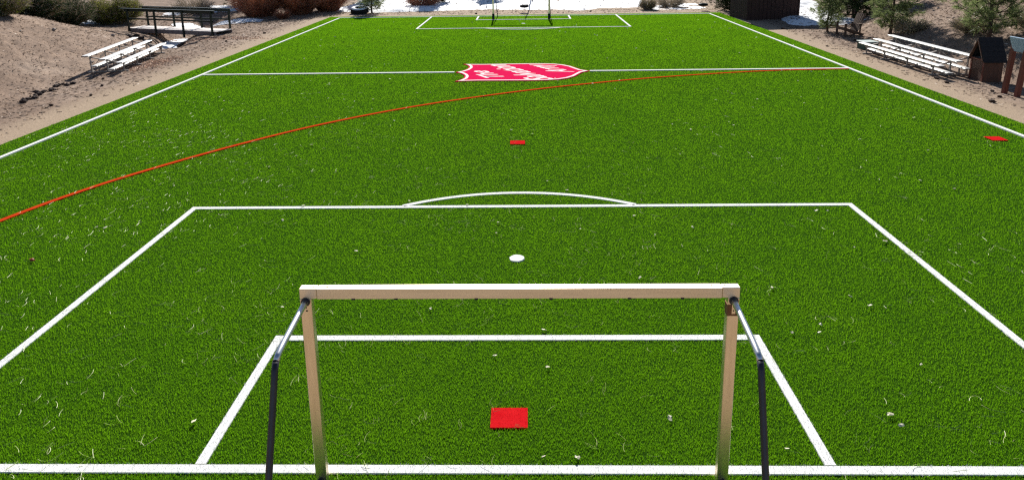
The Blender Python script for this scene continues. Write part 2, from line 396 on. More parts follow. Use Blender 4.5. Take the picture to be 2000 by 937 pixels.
def ribbon(name, pts, mat, label, hw=LINE / 2, closed=False, h=0.014, dens=1.2, hh=0.022):
    """A marking woven into the turf: low pile ribbon plus standing fibres."""
    pts = [np.array(p, float) for p in pts]
    h = max(h, float(np.interp(np.mean([p[1] for p in pts]), [8, 20], [h, .034])))
    n = len(pts); Vl = []; F = []
    for i, p in enumerate(pts):
        if closed: a, b = pts[i - 1], pts[(i + 1) % n]
        else: a, b = pts[max(i - 1, 0)], pts[min(i + 1, n - 1)]
        t1 = (p - a) if (closed or i > 0) else (b - p); t2 = (b - p) if (closed or i < n - 1) else t1
        t1 = t1 / np.linalg.norm(t1); t2 = t2 / np.linalg.norm(t2); t = t1 + t2; t /= np.linalg.norm(t)
        nn = np.array([-t[1], t[0]]); k = hw / max(0.4, abs(np.dot(nn, [-t1[1], t1[0]])))
        for s, z in ((-1, 0.001), (-1, h), (1, h), (1, 0.001)):
            q = p + nn * s * (k - .007 if z > .005 else k - .004); Vl.append((q[0], q[1], z))
    m = n if closed else n - 1
    for i in range(m):
        j = (i + 1) % n
        for k in range(3): F.append((i * 4 + k, i * 4 + k + 1, j * 4 + k + 1, j * 4 + k))
    Vl = np.array(Vl); tri = []
    for q in F: tri += [(q[0], q[2], q[1]), (q[0], q[3], q[2])]
    segs = list(zip(pts, pts[1:] + ([pts[0]] if closed else [])))[:m]
    fx, fy = [], []
    for a, b in segs:
        ln = np.linalg.norm(b - a); mid = (a + b) / 2
        steps = max(1, int(ln / 2.0))
        for s in range(steps):
            c0 = a + (b - a) * s / steps; c1 = a + (b - a) * (s + 1) / steps; mm = (c0 + c1) / 2
            k = rng.poisson(min(px_density(mm[0], mm[1]), 11000) * ln / steps * hw * 2 * 0.55 * dens)
            if abs(mm[0]) > 8 + 0.8 * mm[1]: k = k // 8
            u = rng.random(k); v = rng.uniform(-hw - .004, hw + .004, k); t = (b - a) / ln
            fx.append(c0[0] + (c1[0] - c0[0]) * u - t[1] * v); fy.append(c0[1] + (c1[1] - c0[1]) * u + t[0] * v)
    fx = np.concatenate(fx); fy = np.concatenate(fy)
    fv = fibres(fx, fy, 0.004, hh).reshape(-1, 3)
    V = np.concatenate([Vl, fv]); T = np.concatenate([np.array(tri), len(Vl) + np.arange(len(fv)).reshape(-1, 3)])
    o = link(name, np_mesh(name, V, T, 3), mat, turf); tag(o, label)
    for a, b in segs: MARKS.append((a, b, hw))
    return o
def circ(cx, cy, r, a0, a1, n=28): return [(cx + r * math.cos(R(a0 + (a1 - a0) * i / n)), cy + r * math.sin(R(a0 + (a1 - a0) * i / n))) for i in range(n + 1)]

wf = M['white_fibre']
ribbon('goal_line', [(-W2, 0), (W2, 0)], wf, 'broad white line running under the near goal')
ribbon('goal_line', [(-W2, L), (W2, L)], wf, 'thin white line along the far edge of the turf by the snow', hw=.072)
ribbon('sideline', [(-W2, LINE / 2), (-W2, L - LINE / 2)], wf, 'white sideline beside the three-row bench below the bridge')
ribbon('sideline', [(W2, LINE / 2), (W2, L - LINE / 2)], wf, 'white sideline beside the bench next to the brown hutch')
ribbon('halfway_line', [(-W2 + .06, L / 2), (-2.60, L / 2)], wf, 'half of the halfway line on the bridge side of the shield', hw=.072)
ribbon('halfway_line', [(2.58, L / 2), (W2 - .06, L / 2)], wf, 'half of the halfway line on the hutch side of the shield', hw=.072)
def box_line(name, hw, d, far, label):
    y0, s = (L, -1) if far else (0, 1)
    ribbon(name, [(-hw, y0 + s * .06), (-hw, y0 + s * d), (hw, y0 + s * d), (hw, y0 + s * .06)], wf, label)
box_line('penalty_area_line', WP2, DP, False, 'large white three-sided box around the near goal')
box_line('goal_area_line', WG2, DG, False, 'small white three-sided box right in front of the near goal')
box_line('penalty_area_line', WP2, DP, True, 'large white box at the snowy end of the pitch')
box_line('goal_area_line', WG2, DG, True, 'small white box around the far goal posts')
SP, ARC_R = 4.379, 4.0
yc = 7.25 - ARC_R
half = math.degrees(math.acos((DP + .05 - yc) / ARC_R))
ribbon('penalty_arc', circ(0, yc, ARC_R, 90 + half, 90 - half), wf, 'white arc bulging from the near penalty box')
ribbon('penalty_arc', circ(0, L - yc, ARC_R, 270 - half, 270 + half), wf, 'white arc bulging from the far penalty box', hw=.07)
def disc(name, cx, cy, r, mat, label):
    o = MB(); n = 28
    jit = [1 + random.uniform(-.05, .05) for _ in range(n)]
    vs = [(cx, cy, .024)] + [(cx + r * jit[k] * math.cos(2 * math.pi * k / n), cy + r * jit[k] * math.sin(2 * math.pi * k / n), .022) for k in range(n)] \
        + [(cx + (r + .006) * math.cos(2 * math.pi * k / n), cy + (r + .006) * math.sin(2 * math.pi * k / n), .001) for k in range(n)]
    fs = [(0, 1 + k, 1 + (k + 1) % n) for k in range(n)] + [(1 + k, 1 + n + k, 1 + n + (k + 1) % n, 1 + (k + 1) % n) for k in range(n)]
    o.add(vs, fs)
    k = int(min(px_density(cx, cy), 9000) * math.pi * r * r * .6) + 8
    a = rng.uniform(0, 6.283, k); q = r * np.sqrt(rng.random(k)) * 1.03
    V = fibres(cx + q * np.cos(a), cy + q * np.sin(a), .004, .024).reshape(-1, 3)
    o.add(V.tolist(), [(3 * i, 3 * i + 1, 3 * i + 2) for i in range(k)])
    o = o.build(name, mat, turf); tag(o, label)
    MARKS.append((np.array([cx, cy]), np.array([cx + 1e-4, cy]), r)); return o
disc('penalty_spot', -0.01, 4.38, 0.115, wf, 'round white spot inside the near penalty box')
disc('penalty_spot', 0.0, L - 4.38, 0.115, wf, 'round white spot inside the far penalty box')
# orange-red outfield arc
RA = np.array([[-10.9, 0.5], [-10.2, 3.3], [-9.52, 5.86], [-9.02, 7.34], [-8.3, 8.78], [-6.98, 10.8], [-5.36, 12.75], [-3.10, 14.72], [-0.32, 16.48], [2.33, 17.76], [5.21, 18.84], [9.19, 19.80], [12.30, 20.02]])
def smooth_poly(P, k=6):
    out = []
    for i in range(len(P) - 1):
        p0, p1, p2, p3 = P[max(i - 1, 0)], P[i], P[i + 1], P[min(i + 2, len(P) - 1)]
        for j in range(k):
            t = j / k; out.append(0.5 * ((2 * p1) + (-p0 + p2) * t + (2 * p0 - 5 * p1 + 4 * p2 - p3) * t * t + (-p0 + 3 * p1 - 3 * p2 + p3) * t ** 3))
    out.append(P[-1]); return out
ribbon('outfield_arc', smooth_poly(RA), M['orange_fibre'], 'long orange-red curve sweeping across the turf to the sideline', hw=.066, h=.016)
def plate(name, c, w, d, label):
    ribbon(name, [(c[0] - w / 2, c[1]), (c[0] + w / 2, c[1])], M['red_fibre'], label, hw=d / 2, h=.018, dens=1.3)
plate('base_square', (-0.045, 0.71), 0.385, 0.315, 'red square inset in the turf inside the near goal box')
plate('base_square', (-0.07, 10.70), 0.365, 0.315, 'red square inset in the turf beyond the near penalty arc')
plate('base_square', (11.6, 10.71), 0.375, 0.345, 'red square inset in the turf near the sideline by the sign')

# shield emblem in the centre of the pitch
def shield_outline(k=1.0):
    h = [(-2.40, 1.76), (-2.24, 1.52), (-2.135, 1.22), (-2.12, 0.86), (-2.19, 0.52), (-2.34, 0.22), (-2.54, 0.0)]
    side = [(-2.40, 1.76), (-1.6, 1.70), (-0.6, 1.73), (0.3, 1.75), (0.9, 1.72), (1.32, 1.62), (1.68, 1.38), (1.95, 1.02), (2.12, 0.62), (2.27, 0.28), (2.58, 0.0)]
    far = list(reversed(h))[0:] + side[1:]
    near = [(x, -y) for x, y in reversed(far)][1:-1]
    return [(x, y + L / 2 - 0.04) for x, y in far + near]
def inset(poly, d):
    n = len(poly); out = []
    for i in range(n):
        p0, p, p1 = (np.array(poly[j % n]) for j in (i - 1, i, i + 1))
        a = (p - p0) / np.linalg.norm(p - p0); b = (p1 - p) / np.linalg.norm(p1 - p)
        na, nb = np.array([a[1], -a[0]]), np.array([b[1], -b[0]])
        m = na + nb; m = m / np.linalg.norm(m); k = min(2.2, 1 / max(.3, np.dot(m, na))); out.append(tuple(p + m * d * k))
    return out
def area2(p): return sum(p[i - 1][0] * p[i][1] - p[i][0] * p[i - 1][1] for i in range(len(p)))
SH = shield_outline()
sgn = -1 if area2(SH) > 0 else 1          # inset() moves to the right of travel
def prism(name, poly, z0, z1, mat, parent):
    n = len(poly); o = MB()
    o.add([(x, y, z1) for x, y in poly] + [(x, y, z0) for x, y in poly],
          [tuple(range(n)) if area2(poly) > 0 else tuple(range(n))[::-1]] + [(i, (i + 1) % n, n + (i + 1) % n, n + i) for i in range(n)])
    return o.build(name, mat, parent)
def plate_ring(name, a, b, z0, z1, mat, parent):
    n = len(a); o = MB()
    o.add([(x, y, z1) for x, y in a] + [(x, y, z1) for x, y in b] + [(x, y, z0) for x, y in a],
          [(i, (i + 1) % n, n + (i + 1) % n, n + i) for i in range(n)] + [(i, (i + 1) % n, 2 * n + (i + 1) % n, 2 * n + i) for i in range(n)])
    return o.build(name, mat, parent)
emblem = prism('shield_emblem', SH, 0.001, 0.030, M['emblem_red'], turf)
tag(emblem, 'red shield with white border and white slanted lettering on the halfway line')
S1, S2 = inset(SH, sgn * .05), inset(SH, sgn * .15)
plate_ring('white_border', S1, S2, 0.029, 0.035, wf, emblem)
def word(txt, s0, s1, t0, slope, hgt, label):
    cu = bpy.data.curves.new('lettering', 'FONT'); cu.body = txt; cu.size = 1.0; cu.offset = 0.012; cu.resolution_u = 3
    ob = bpy.data.objects.new('lettering', cu); COL.objects.link(ob)
    dg = bpy.context.evaluated_depsgraph_get(); me = bpy.data.meshes.new_from_object(ob.evaluated_get(dg))
    bpy.data.objects.remove(ob); bpy.data.curves.remove(cu)
    co = np.empty(len(me.vertices) * 3); me.vertices.foreach_get('co', co); co = co.reshape(-1, 3)
    x0, x1 = co[:, 0].min(), co[:, 0].max(); k = (s1 - s0) / (x1 - x0)
    s = s0 + (co[:, 0] - x0) * k; t = t0 + slope * (s - s0) + co[:, 1] / 0.7 * hgt
    co[:, 0] = -t; co[:, 1] = L / 2 - 0.04 + s; co[:, 2] = 0.036
    me.vertices.foreach_set('co', co.ravel()); me.materials.clear(); me.update(); me.name = 'lettering'
    tag(link('lettering', me, wf, emblem), label)
word('The', -1.22, 0.22, 0.52, 0.62, 0.80, 'white word The')
word('Salvation', -1.60, 1.52, -1.18, 0.60, 0.98, 'white word Salvation')
word('Army', -0.22, 1.42, -1.98, 0.68, 0.92, 'white word Army')

# green fibres
def make_fibres():
    out = []
    ys = np.arange(TURF_Y0, TURF_Y1, 0.5)
    for y in ys:
        y1 = min(y + .5, TURF_Y1); xm = min(TURF_X, 6.9 + 1.0 * (y + 0.9))
        xs = np.linspace(-xm, xm, max(2, int(xm)))
        for i in range(len(xs) - 1):
            cx = (xs[i] + xs[i + 1]) / 2; k = rng.poisson(min(px_density(cx, (y + y1) / 2), 21000) * (xs[i + 1] - xs[i]) * (y1 - y))
            out.append(np.stack([rng.uniform(xs[i], xs[i + 1], k), rng.uniform(y, y1, k)], -1))
    P = np.concatenate(out); x, y = P[:, 0], P[:, 1]
    keep = np.ones(len(x), bool); jit = rng.normal(-.002, .011, len(x))
    for a, b, hw in MARKS:
        lo = np.minimum(a, b) - hw - .03; hi = np.maximum(a, b) + hw + .03
        idx = np.nonzero((x > lo[0]) & (x < hi[0]) & (y > lo[1]) & (y < hi[1]))[0]
        if not len(idx): continue
        d = b - a; l2 = d @ d; t = np.clip(((x[idx] - a[0]) * d[0] + (y[idx] - a[1]) * d[1]) / l2, 0, 1)
        if hw < .14 or l2 < .001: dist = np.hypot(x[idx] - a[0] - t * d[0], y[idx] - a[1] - t * d[1]); keep[idx[dist < hw + jit[idx]]] = False
        else:
            ins = (x[idx] > a[0] + jit[idx]) & (x[idx] < b[0] - jit[idx]) & (np.abs(y[idx] - a[1]) < hw + jit[idx]); keep[idx[ins]] = False
    poly = np.array(SH); bb = (np.abs(x) < 2.7) & (np.abs(y - L / 2) < 1.9); idx = np.nonzero(bb)[0]
    c = np.zeros(len(idx), bool); px, py = x[idx], y[idx]
    for i in range(len(poly)):
        (xa, ya), (xb, yb) = poly[i - 1], poly[i]
        if ya != yb: c ^= ((ya > py) != (yb > py)) & (px < (xb - xa) * (py - ya) / (yb - ya) + xa)
    keep[idx[c]] = False
    x, y = x[keep], y[keep]
    V = fibres(x, y).reshape(-1, 3)
    me = np_mesh('grass_fibres', V, np.arange(len(V)), 3)
    o = link('grass_fibres', me, M['blade'], turf); tag(o, None, None, None, 'stuff')
make_fibres()

# ------------------------------------------------------------------ snow lying on the ground
def snow_depth(x, y):
    n = fbm(x, y, 3.2, 41, 5) - 0.5; n2 = fbm(x, y, 0.8, 63, 3) - 0.5
    far = sm(43.3, 45.2, y + 0.35 * np.sin(x * .5) - 0.12 * np.clip(x - 3, 0, 8)) * sm(-15.2, -13.0, x) * (1 - sm(6.0, 12.5, x))
    rgt = sm(14.6, 16.4, x - 0.10 * (y - 34)) * sm(32.5, 34.0, y) * (1 - sm(18.0, 21.0, x - 0.2 * (y - 34)))
    lft = 1.15 * np.exp(-(((x + 19.8) / 2.9) ** 2 + ((y - 39.2 - 0.15 * (x + 19)) / 2.0) ** 2))
    crest = 0.9 * np.exp(-(((x + 28.5) / 2.0) ** 2 + ((y - 38) / 2.2) ** 2))
    back = 0.80 * np.exp(-(((x + 25) / 4.0) ** 2 + ((y - 47) / 5.0) ** 2))
    dit = 0.85 * np.exp(-((x - ditch_axis(y)) / 0.75) ** 2) * sm(28.0, 29.5, y) * (1 - sm(34.5, 36.5, y))
    sp = 0.42 * sm(42.6, 43.8, y) * sm(8.0, 9.5, x) * (1 - sm(13, 14, x))
    a = np.maximum.reduce([far * 1.05, rgt, lft, crest, back, dit, sp])
    return np.clip((a - 0.45) * 0.22 + a * (0.32 * n + 0.22 * n2), -0.2, 0.16) - 0.012
sx_, sy_ = np.arange(-34, 24, 0.16), np.arange(27.5, 60, 0.16)
me, V, F = grid_mesh('snow', sx_, sy_, lambda x, y: H(x, y) + snow_depth(x, y))
D = snow_depth(V[:, 0], V[:, 1]); keep = (D[F] > -0.03).any(1); F = F[keep]
used, inv = np.unique(F, return_inverse=True); bpy.data.meshes.remove(me)
me = np_mesh('snow', V[used], inv.reshape(-1, 4), 4); me.polygons.foreach_set('use_smooth', np.ones(len(F), bool))
tag(link('snow', me, M['snow']), 'patchy old snow left in the shade round the pitch', None, None, 'stuff')

# ------------------------------------------------------------------ goals
def make_goal():
    g = thing('soccer_goal', 'bare aluminium goal frame with grey back tubes on the near goal line', 'goal', (0.08, -0.145, 0))
    hw, top = 1.885, 1.975
    for s in (-1, 1):
        x = s * (hw - .05)
        post = MB().box((x, 0, (top - .095) / 2), (.10, .075, top - .095), bev=.005).build('post', M['alu_post'], g)
        MB().tube([(x + .004 * s, -.032, .055), (x + .004 * s, -.062, .055)], .026, 10).build('foot_bolt', M['black'], post)
        if s > 0:
            MB().box((x, 0, 1.765), (.104, .079, .105)).build('sleeve', M['rust'], post)
            pl = MB().box((x, -.0425, 1.80), (.03, .006, .13)).build('strap_plate', M['alu_post'], post)
            for z in (1.765, 1.80): MB().box((x, -.0465, z), (.010, .004, .010)).build('bolt_hole', M['black'], post)
        else:
            for dx, dz in ((.0, 1.80), (.005, 1.77)): MB().box((x + dx, -.0385, dz), (.014, .004, .012)).build('bolt_hole', M['black'], post)
        MB().box((s * (hw - .075), 0, top - .0475), (.15, .075, .095), bev=.005).build('corner_bracket', M['alu'], g)
        for dx in (.12, .235): MB().tube([(s * (hw - dx), .005, top - .004), (s * (hw - dx), .005, top + .003)], .009, 8).build('bolt', M['black'], g)
        pts = [(x, -.030, 1.855), (x, -.12, 1.85), (x, -.60, 1.815), (x, -.72, 1.800), (x, -.775, 1.775), (x, -.815, 1.72), (x, -.85, 1.63), (x, -1.10, 1.05), (x, -1.50, .14), (x, -1.535, .065), (x, -1.52, .035), (x, -1.45, .028)]
        if s > 0: pts = [(px - .018 * min(1, -py / .7) - .055 * max(0, (1.78 - pz) / 1.78), py, pz) for px, py, pz in pts]
        MB().tube(pts[:5], .0255, 14).build('upper_tube', M['steel'], g)
        MB().tube(pts[4:], .0262, 14).build('back_tube', M['dark_tube'], g)  # lower length is darker than the upper one, split at the bend
        MB().tube([(x, -.024, 1.855), (x, -.046, 1.853)], .040, 14).build('tube_flange', M['dark_tube'], g)
        MB().tube([(x, -.03, .028), (x, -1.46, .028)], .0255, 12).build('ground_tube', M['dark_tube'], g)
    MB().box((0, 0, top - .048), (2 * (hw - .15) - .008, .074, .094)).build('crossbar', M['alu'], g)
    for x in (-1.42, -1.05, -.36, .28, .95, 1.4): MB().box((x, -.034, top - .098), (.030, .010, .014)).build('net_hook', M['black'], g)
    MB().tube([(-hw + .05, -1.51, .028), (hw - .05, -1.51, .028)], .0255, 12).build('rear_ground_bar', M['dark_tube'], g)
    return g
goal = make_goal()
far_goal = copy_tree(goal)
far_goal['label'] = 'goal frame with dark padded feet at the snowy end'
far_goal.location = (-0.15, 38.05, 0); far_goal.rotation_euler = (0, 0, math.pi - 0.09); far_goal.scale = (0.975, 1, 1)
for o in list(far_goal.children):
    if o.name.startswith(('rear_ground_bar', 'ground_tube')): bpy.data.objects.remove(o)
for s in (-1, 1):
    MB().box((s * 1.835, 0, .21), (.15, .13, .36), bev=.02).build('foot_pad', M['pad'], far_goal)

# ------------------------------------------------------------------ three-row benches
def make_bench(label, loc, rz, length, frames):
    """Seats climb towards +x; the row runs along y."""
    b = thing('bleacher_bench', label, 'bleachers', loc, rz)
    planks = [('seat_plank', 0.0, .43, .245), ('foot_plank', .33, .175, .23), ('seat_plank', .60, .585, .245), ('foot_plank', .93, .325, .23), ('seat_plank', 1.20, .74, .245)]
    for i, (nm, x, z, w) in enumerate(planks):
        p = MB().box((x, length / 2, z - .019), (w, length, .038), bev=.008)
        for dx in (-.07, .07): p.box((x + dx, length / 2, z - .048), (.02, length - .02, .02))
        p = p.build(nm, M['bench'], b)
        for y in (.002, length - .002):
            MB().box((x, y, z - .020), (w + .006, .014, .046)).build('end_cap', M['bench_leg'], p)
    for y in frames:
        for x, z in ((0.0, .43), (.60, .585), (1.20, .74)):
            MB().box((x, y, (z - .06) / 2 + .02), (.045, .045, z - .1)).build('upright', M['bench_leg'], b)
            if x < 1.1: MB().box((x + .33, y, .065 if x == 0 else .13), (.04, .04, .13 if x == 0 else .26)).build('upright', M['bench_leg'], b)
        MB().beam((-.05, y + .046, .30), (1.25, y + .046, .62), .04, .045).build('sloping_bar', M['bench_leg'], b)
        MB().box((.60, y, .022), (1.5, .07, .044)).build('skid', M['bench_leg'], b)
    for a, c in zip(frames[:-1], frames[1:]):
        MB().beam((1.225, a, .08), (1.225, c, .60), .03, .006, up=(1, 0, 0)).build('brace', M['bench_leg'], b)
    return b
dirL = math.atan2(26.13 - 20.67, -16.97 + 15.89) - math.pi / 2
def bench_left():
    b = make_bench('white three-row bench on the dirt below the earth bank and footbridge', (0, 0, 0), 0, 5.55, (.45, 1.95, 3.55, 5.1))
    b.scale = (-1, 1, 1); b.location = (-15.89, 20.67, 0.01); b.rotation_euler = (0, 0, dirL); return b
bench_left()
make_bench('white three-row bench beside the brown hutch and green box', (14.64, 18.15, 0.01), R(0.4), 5.75, (.5, 2.15, 3.8, 5.25))

# ------------------------------------------------------------------ footbridge over the ditch
def make_bridge():
    a = Vector((-23.25, 34.0, 0)); b_ = Vector((-16.95, 31.72, 0)); d = b_ - a; ln = d.length
    br = thing('footbridge', 'small footbridge with dark green railings and a pale plank deck', 'bridge', (a.x, a.y, 0), math.atan2(d.y, d.x))
    W = 1.15; dz = .25
    n = 40; step = ln / n; me = None
    for i in range(n):
        if me is None:
            o = MB().box((0, 0, 0), (step - .012, W, .045)).build('deck_plank', M['bridge_deck'], br); me = o.data
        else: o = link('deck_plank', me, None, br)
        o.location = (step * (i + .5), W / 2, dz - .0225 + random.uniform(-.004, .004)); o.rotation_euler = (0, 0, random.uniform(-.004, .004))
    for y in (-.03, W + .03):
        MB().box((ln / 2, y, dz - .135), (ln - .1, .06, .21)).build('side_beam', M['beam'], br)
    for y, s in ((-.10, -1), (W + .10, 1)):
        for i in range(4):
            x = .22 + i * (ln - .44) / 3
            MB().box((x, y, .60), (.10, .085, 1.50), bev=.006).build('post', M['bridge_green'], br)
        MB().box((ln / 2 - .1, y + .012 * s, 1.385), (ln + .35, .15, .045)).build('hand_rail', M['bridge_green'], br)
        MB().box((ln / 2 - .05, y - .062 * s, 1.29), (ln + .05, .035, .13)).build('top_rail', M['bridge_green'], br)
        MB().box((ln / 2, y - .062 * s, .80), (ln - .30, .035, .085)).build('mid_rail', M['bridge_green'], br)
    for x in (.18, ln - .18): MB().box((x, W / 2, -.02), (.4, W + .1, .14)).build('sill', M['beam'], br)
make_bridge()

# ------------------------------------------------------------------ storage shed
def make_shed():
    a = Vector((13.62, 36.30)); z = Hz(14.2, 36.6) - .03
    s = thing('storage_shed', 'dark brown board storage shed at the corner of the turf', 'shed', (a.x, a.y, z), R(8))
    w, dp, h = 3.3, 2.4, 2.5
    MB().box((w / 2, dp / 2, h / 2), (w - .06, dp - .06, h)).build('wall', M['shed'], s)
    n = 13; bw = w / n
    for i in range(n):
        MB().box((bw * (i + .5), .012, h / 2), (bw - .022, .03 + .01 * (i % 2), h - .02)).build('board', M['shed'], s)
    n = 9; bw = dp / n
    for i in range(n):
        MB().box((.012, bw * (i + .5), h / 2), (.03 + .01 * (i % 2), bw - .022, h - .02)).build('board', M['shed'], s)
    MB().box((-.012, -.012, h / 2), (.09, .09, h)).build('corner_trim', M['shed'], s)
    MB().box((w + .0, -.012, h / 2), (.09, .09, h)).build('corner_trim', M['shed'], s)
    r = MB(); e = .25; H0, H1 = h, h + .8
    r.add([(-e, -e, H0), (w + e, -e, H0), (w + e, dp / 2, H1), (-e, dp / 2, H1), (w + e, dp + e, H0), (-e, dp + e, H0),
           (-e, -e, H0 + .07), (w + e, -e, H0 + .07), (w + e, dp / 2, H1 + .07), (-e, dp / 2, H1 + .07), (w + e, dp + e, H0 + .07), (-e, dp + e, H0 + .07)],
          [(0, 3, 2, 1), (3, 5, 4, 2), (6, 7, 8, 9), (9, 8, 10, 11), (0, 1, 7, 6), (5, 11, 10, 4), (0, 6, 9, 3), (3, 9, 11, 5), (1, 2, 8, 7), (2, 4, 10, 8)])
    r.build('roof', M['roof'], s)
    g = MB(); g.add([(.03, .03, h), (.03, dp - .03, h), (.03, dp / 2, H1 - .05), (w - .03, .03, h), (w - .03, dp - .03, h), (w - .03, dp / 2, H1 - .05)], [(0, 2, 1), (3, 4, 5)])
    g.build('gable', M['shed'], s)
make_shed()

# ------------------------------------------------------------------ hutch with a gable roof
def make_hutch():
    z = Hz(15.95, 17.8) - .02
    s = thing('hutch', 'small brown wooden hutch with dark gable roof and open gable', 'hutch', (15.62, 17.46, z), R(-2))
    w, dp, h, H1 = .62, .74, .78, 1.46
    t = .03
    MB().box((t / 2, dp / 2, h / 2), (t, dp, h)).build('side_panel', M['hutch'], s)
    MB().box((w - t / 2, dp / 2, h / 2), (t, dp, h)).build('side_panel', M['hutch'], s)
    MB().box((w / 2, t / 2, h / 2), (w - 2 * t - .004, t, h)).build('back_panel', M['hutch'], s)
    MB().box((w / 2, dp - t / 2, h / 2), (w - 2 * t - .004, t, h)).build('back_panel', M['hutch'], s)
    MB().box((w / 2, dp / 2, .04), (w - .07, dp - .07, .06)).build('floor_panel', M['hutch'], s)
    for x, y in ((-.012, .03), (-.012, dp - .03)): MB().box((x, y, h / 2), (.02, .07, h)).build('corner_trim', M['redwood'], s)
    MB().box((-.012, dp / 2, h - .03), (.02, dp - .15, .05)).build('door_rail', M['redwood'], s)
    e = .07; ox = .075
    for sy in (-1, 1):
        ye = -e if sy < 0 else dp + e; r = MB()
        ym = dp / 2; th = .03
        p = [(-ox, ye, h - .10), (w + ox, ye, h - .10), (w + ox, ym, H1), (-ox, ym, H1)]
        q = [(x, y, zz + th) for x, y, zz in p]
        r.add(p + q, [(0, 1, 2, 3)[::-1], (4, 5, 6, 7), (0, 1, 5, 4), (1, 2, 6, 5), (2, 3, 7, 6), (3, 0, 4, 7)])
        rf = r.build('roof_panel', M['roof'], s)
        for k in range(5):                                   # shingle courses
            f = (k + .5) / 5; yy = ye + (ym - ye) * f; zz = h - .10 + (H1 - h + .10) * f + th + .006
            sl = math.atan2(H1 - h + .10, ym - ye)
            m = Matrix.Rotation(sl if sy < 0 else sl, 3, 'X')
            MB().box((w / 2, yy, zz), (w + 2 * ox - .01, math.hypot(ym - ye, H1 - h + .1) / 5 - .012, .012), m).build('shingle_course', M['roof'], rf)
    for y0, y1, z0, z1 in ((-.02, dp / 2, h - .04, H1 - .03), (dp + .02, dp / 2, h - .04, H1 - .03)):
        MB().beam((-.055, y0, z0), (-.055, y1, z1), .03, .09, up=(1, 0, 0)).build('barge_board', M['hutch'], s)
make_hutch()

# ------------------------------------------------------------------ sign on two posts
def make_sign():
    z = Hz(15.3, 15.6)
    s = thing('sign_board', 'panelled sign board on two red-brown posts, its blue-grey a painted sky reflection', 'sign', (15.30, 15.05, z - .01), R(4)); s.rotation_euler = (0, R(4), R(4))
    for y in (.76, .24):
        MB().box((0, y, .86), (.13, .13, 1.76), bev=.006).build('post', M['redwood'], s)
    m = Matrix.Rotation(R(-24), 3, 'Y')
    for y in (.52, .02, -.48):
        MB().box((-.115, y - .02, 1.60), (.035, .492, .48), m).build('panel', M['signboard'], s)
    MB().box((-.085, .02, 1.60), (.03, 1.40, .07), m).build('batten', M['redwood'], s)
make_sign()

# ------------------------------------------------------------------ chair, box, tyres
def make_chair():
    x0, y0 = 16.45, 29.1; z = Hz(x0, y0) - .01
    c = thing('garden_chair', 'weathered wooden slat-back garden chair on the slope behind the bench', 'chair', (x0, y0, z), R(188))
    # faces local +x
    for y in (-.36, .36):
        MB().box((.40, y, .30), (.10, .045, .60)).build('front_leg', M['chair'], c)
        MB().beam((.46, y * .86, .40), (-.62, y * .86, .04), .035, .12).build('rear_leg', M['chair'], c)
        MB().box((.05, y * 1.02, .625), (.95, .15, .028)).build('armrest', M['chair'], c)
        MB().beam((-.36, y, .08), (-.40, y, .615), .04, .07).build('arm_support', M['chair'], c)
    for i in range(6):
        t = i / 5; MB().box((.43 - t * .66, 0, .425 - t * .215), (.105, .66, .022), Matrix.Rotation(R(-18), 3, 'Y')).build('seat_slat', M['chair'], c)
    for i in range(6):
        y = -.275 + i * .11; top = 1.12 - .9 * y * y
        MB().beam((-.26, y, .17), (-.62, y * 1.16, top), .096, .022, up=(1, 0, .3)).build('back_slat', M['chair'], c)
    MB().box((-.43, 0, .56), (.03, .80, .07)).build('back_rail', M['chair'], c)
    MB().box((.455, 0, .36), (.022, .70, .10)).build('front_apron', M['chair'], c)
make_chair()
def make_box():
    b = thing('storage_box', 'low dark green box with pale lid at the bench end', 'box', (15.28, 24.72, 0), R(4))
    MB().box((0, 0, .165), (.60, .62, .33), bev=.012).build('body', M['greenbox'], b)
    MB().box((0, 0, .348), (.66, .68, .034), bev=.008).build('lid', M['boxlid'], b)
make_box()
def tyre_prof(Ro, Ri, w):
    return [(Ri, -w / 2 + .03), (Ri + .03, -w / 2), (Ro - .10, -w / 2), (Ro - .02, -w / 2 + .05), (Ro, -w / 2 + .09), (Ro, w / 2 - .09), (Ro - .02, w / 2 - .05), (Ro - .10, w / 2), (Ri + .03, w / 2), (Ri, w / 2 - .03), (Ri + .06, 0), (Ri, -w / 2 + .03)]
def make_tyre():
    x, y = -11.75, 43.25; z = Hz(x, y)
    t = thing('tractor_tyre', 'big black tyre lying flat beside the snow', 'tyre', (x, y, z + .03)); t.rotation_euler = (R(9), 0, 0)
    MB().lathe(tyre_prof(.62, .30, .40), 32, (0, 0, .20)).build('casing', M['rubber'], t)
    for k in range(30):
        a = 2 * math.pi * k / 30; m = Matrix.Rotation(a, 3, 'Z') @ Matrix.Rotation(R(25 if k % 2 else -25), 3, 'X')
        MB().box((math.cos(a) * .622, math.sin(a) * .622, .20), (.03, .05, .30), m).build('tread_lug', M['rubber'], t)
    MB().lathe([(.31, .39), (.36, .435), (.46, .455), (.55, .43), (.60, .37)], 32, (0, 0, 0)).build('white_ring', M['snow'], t)  # raised white ring over the tyre's upper sidewall
make_tyre()
def tyre_swing(x, y, zt, label, top):
    t = thing('tyre_swing', label, 'swing', (x, y, zt))
    MB().lathe(tyre_prof(.33, .18, .20), 24, (0, 0, 0)).build('tyre', M['rubber'], t)
    MB().tube([(0, 0, .52), (.01, 0, 1.2), (0, 0, top - zt)], .016, 6).build('rope', M['rope'], t)
    for k in range(3):
        a = 2.1 * k; MB().tube([(.25 * math.cos(a), .25 * math.sin(a), .09), (0, 0, .53)], .010, 5).build('sling', M['rope'], t)
    MB().tube([(.02, 0, -.08), (.03, .01, -.2), (.08, .0, -.30)], .016, 5).build('rope_tail', M['rope'], t)
tyre_swing(0.05, 42.6, .44, 'black tyre swing on a rope behind the far goal', 2.5)
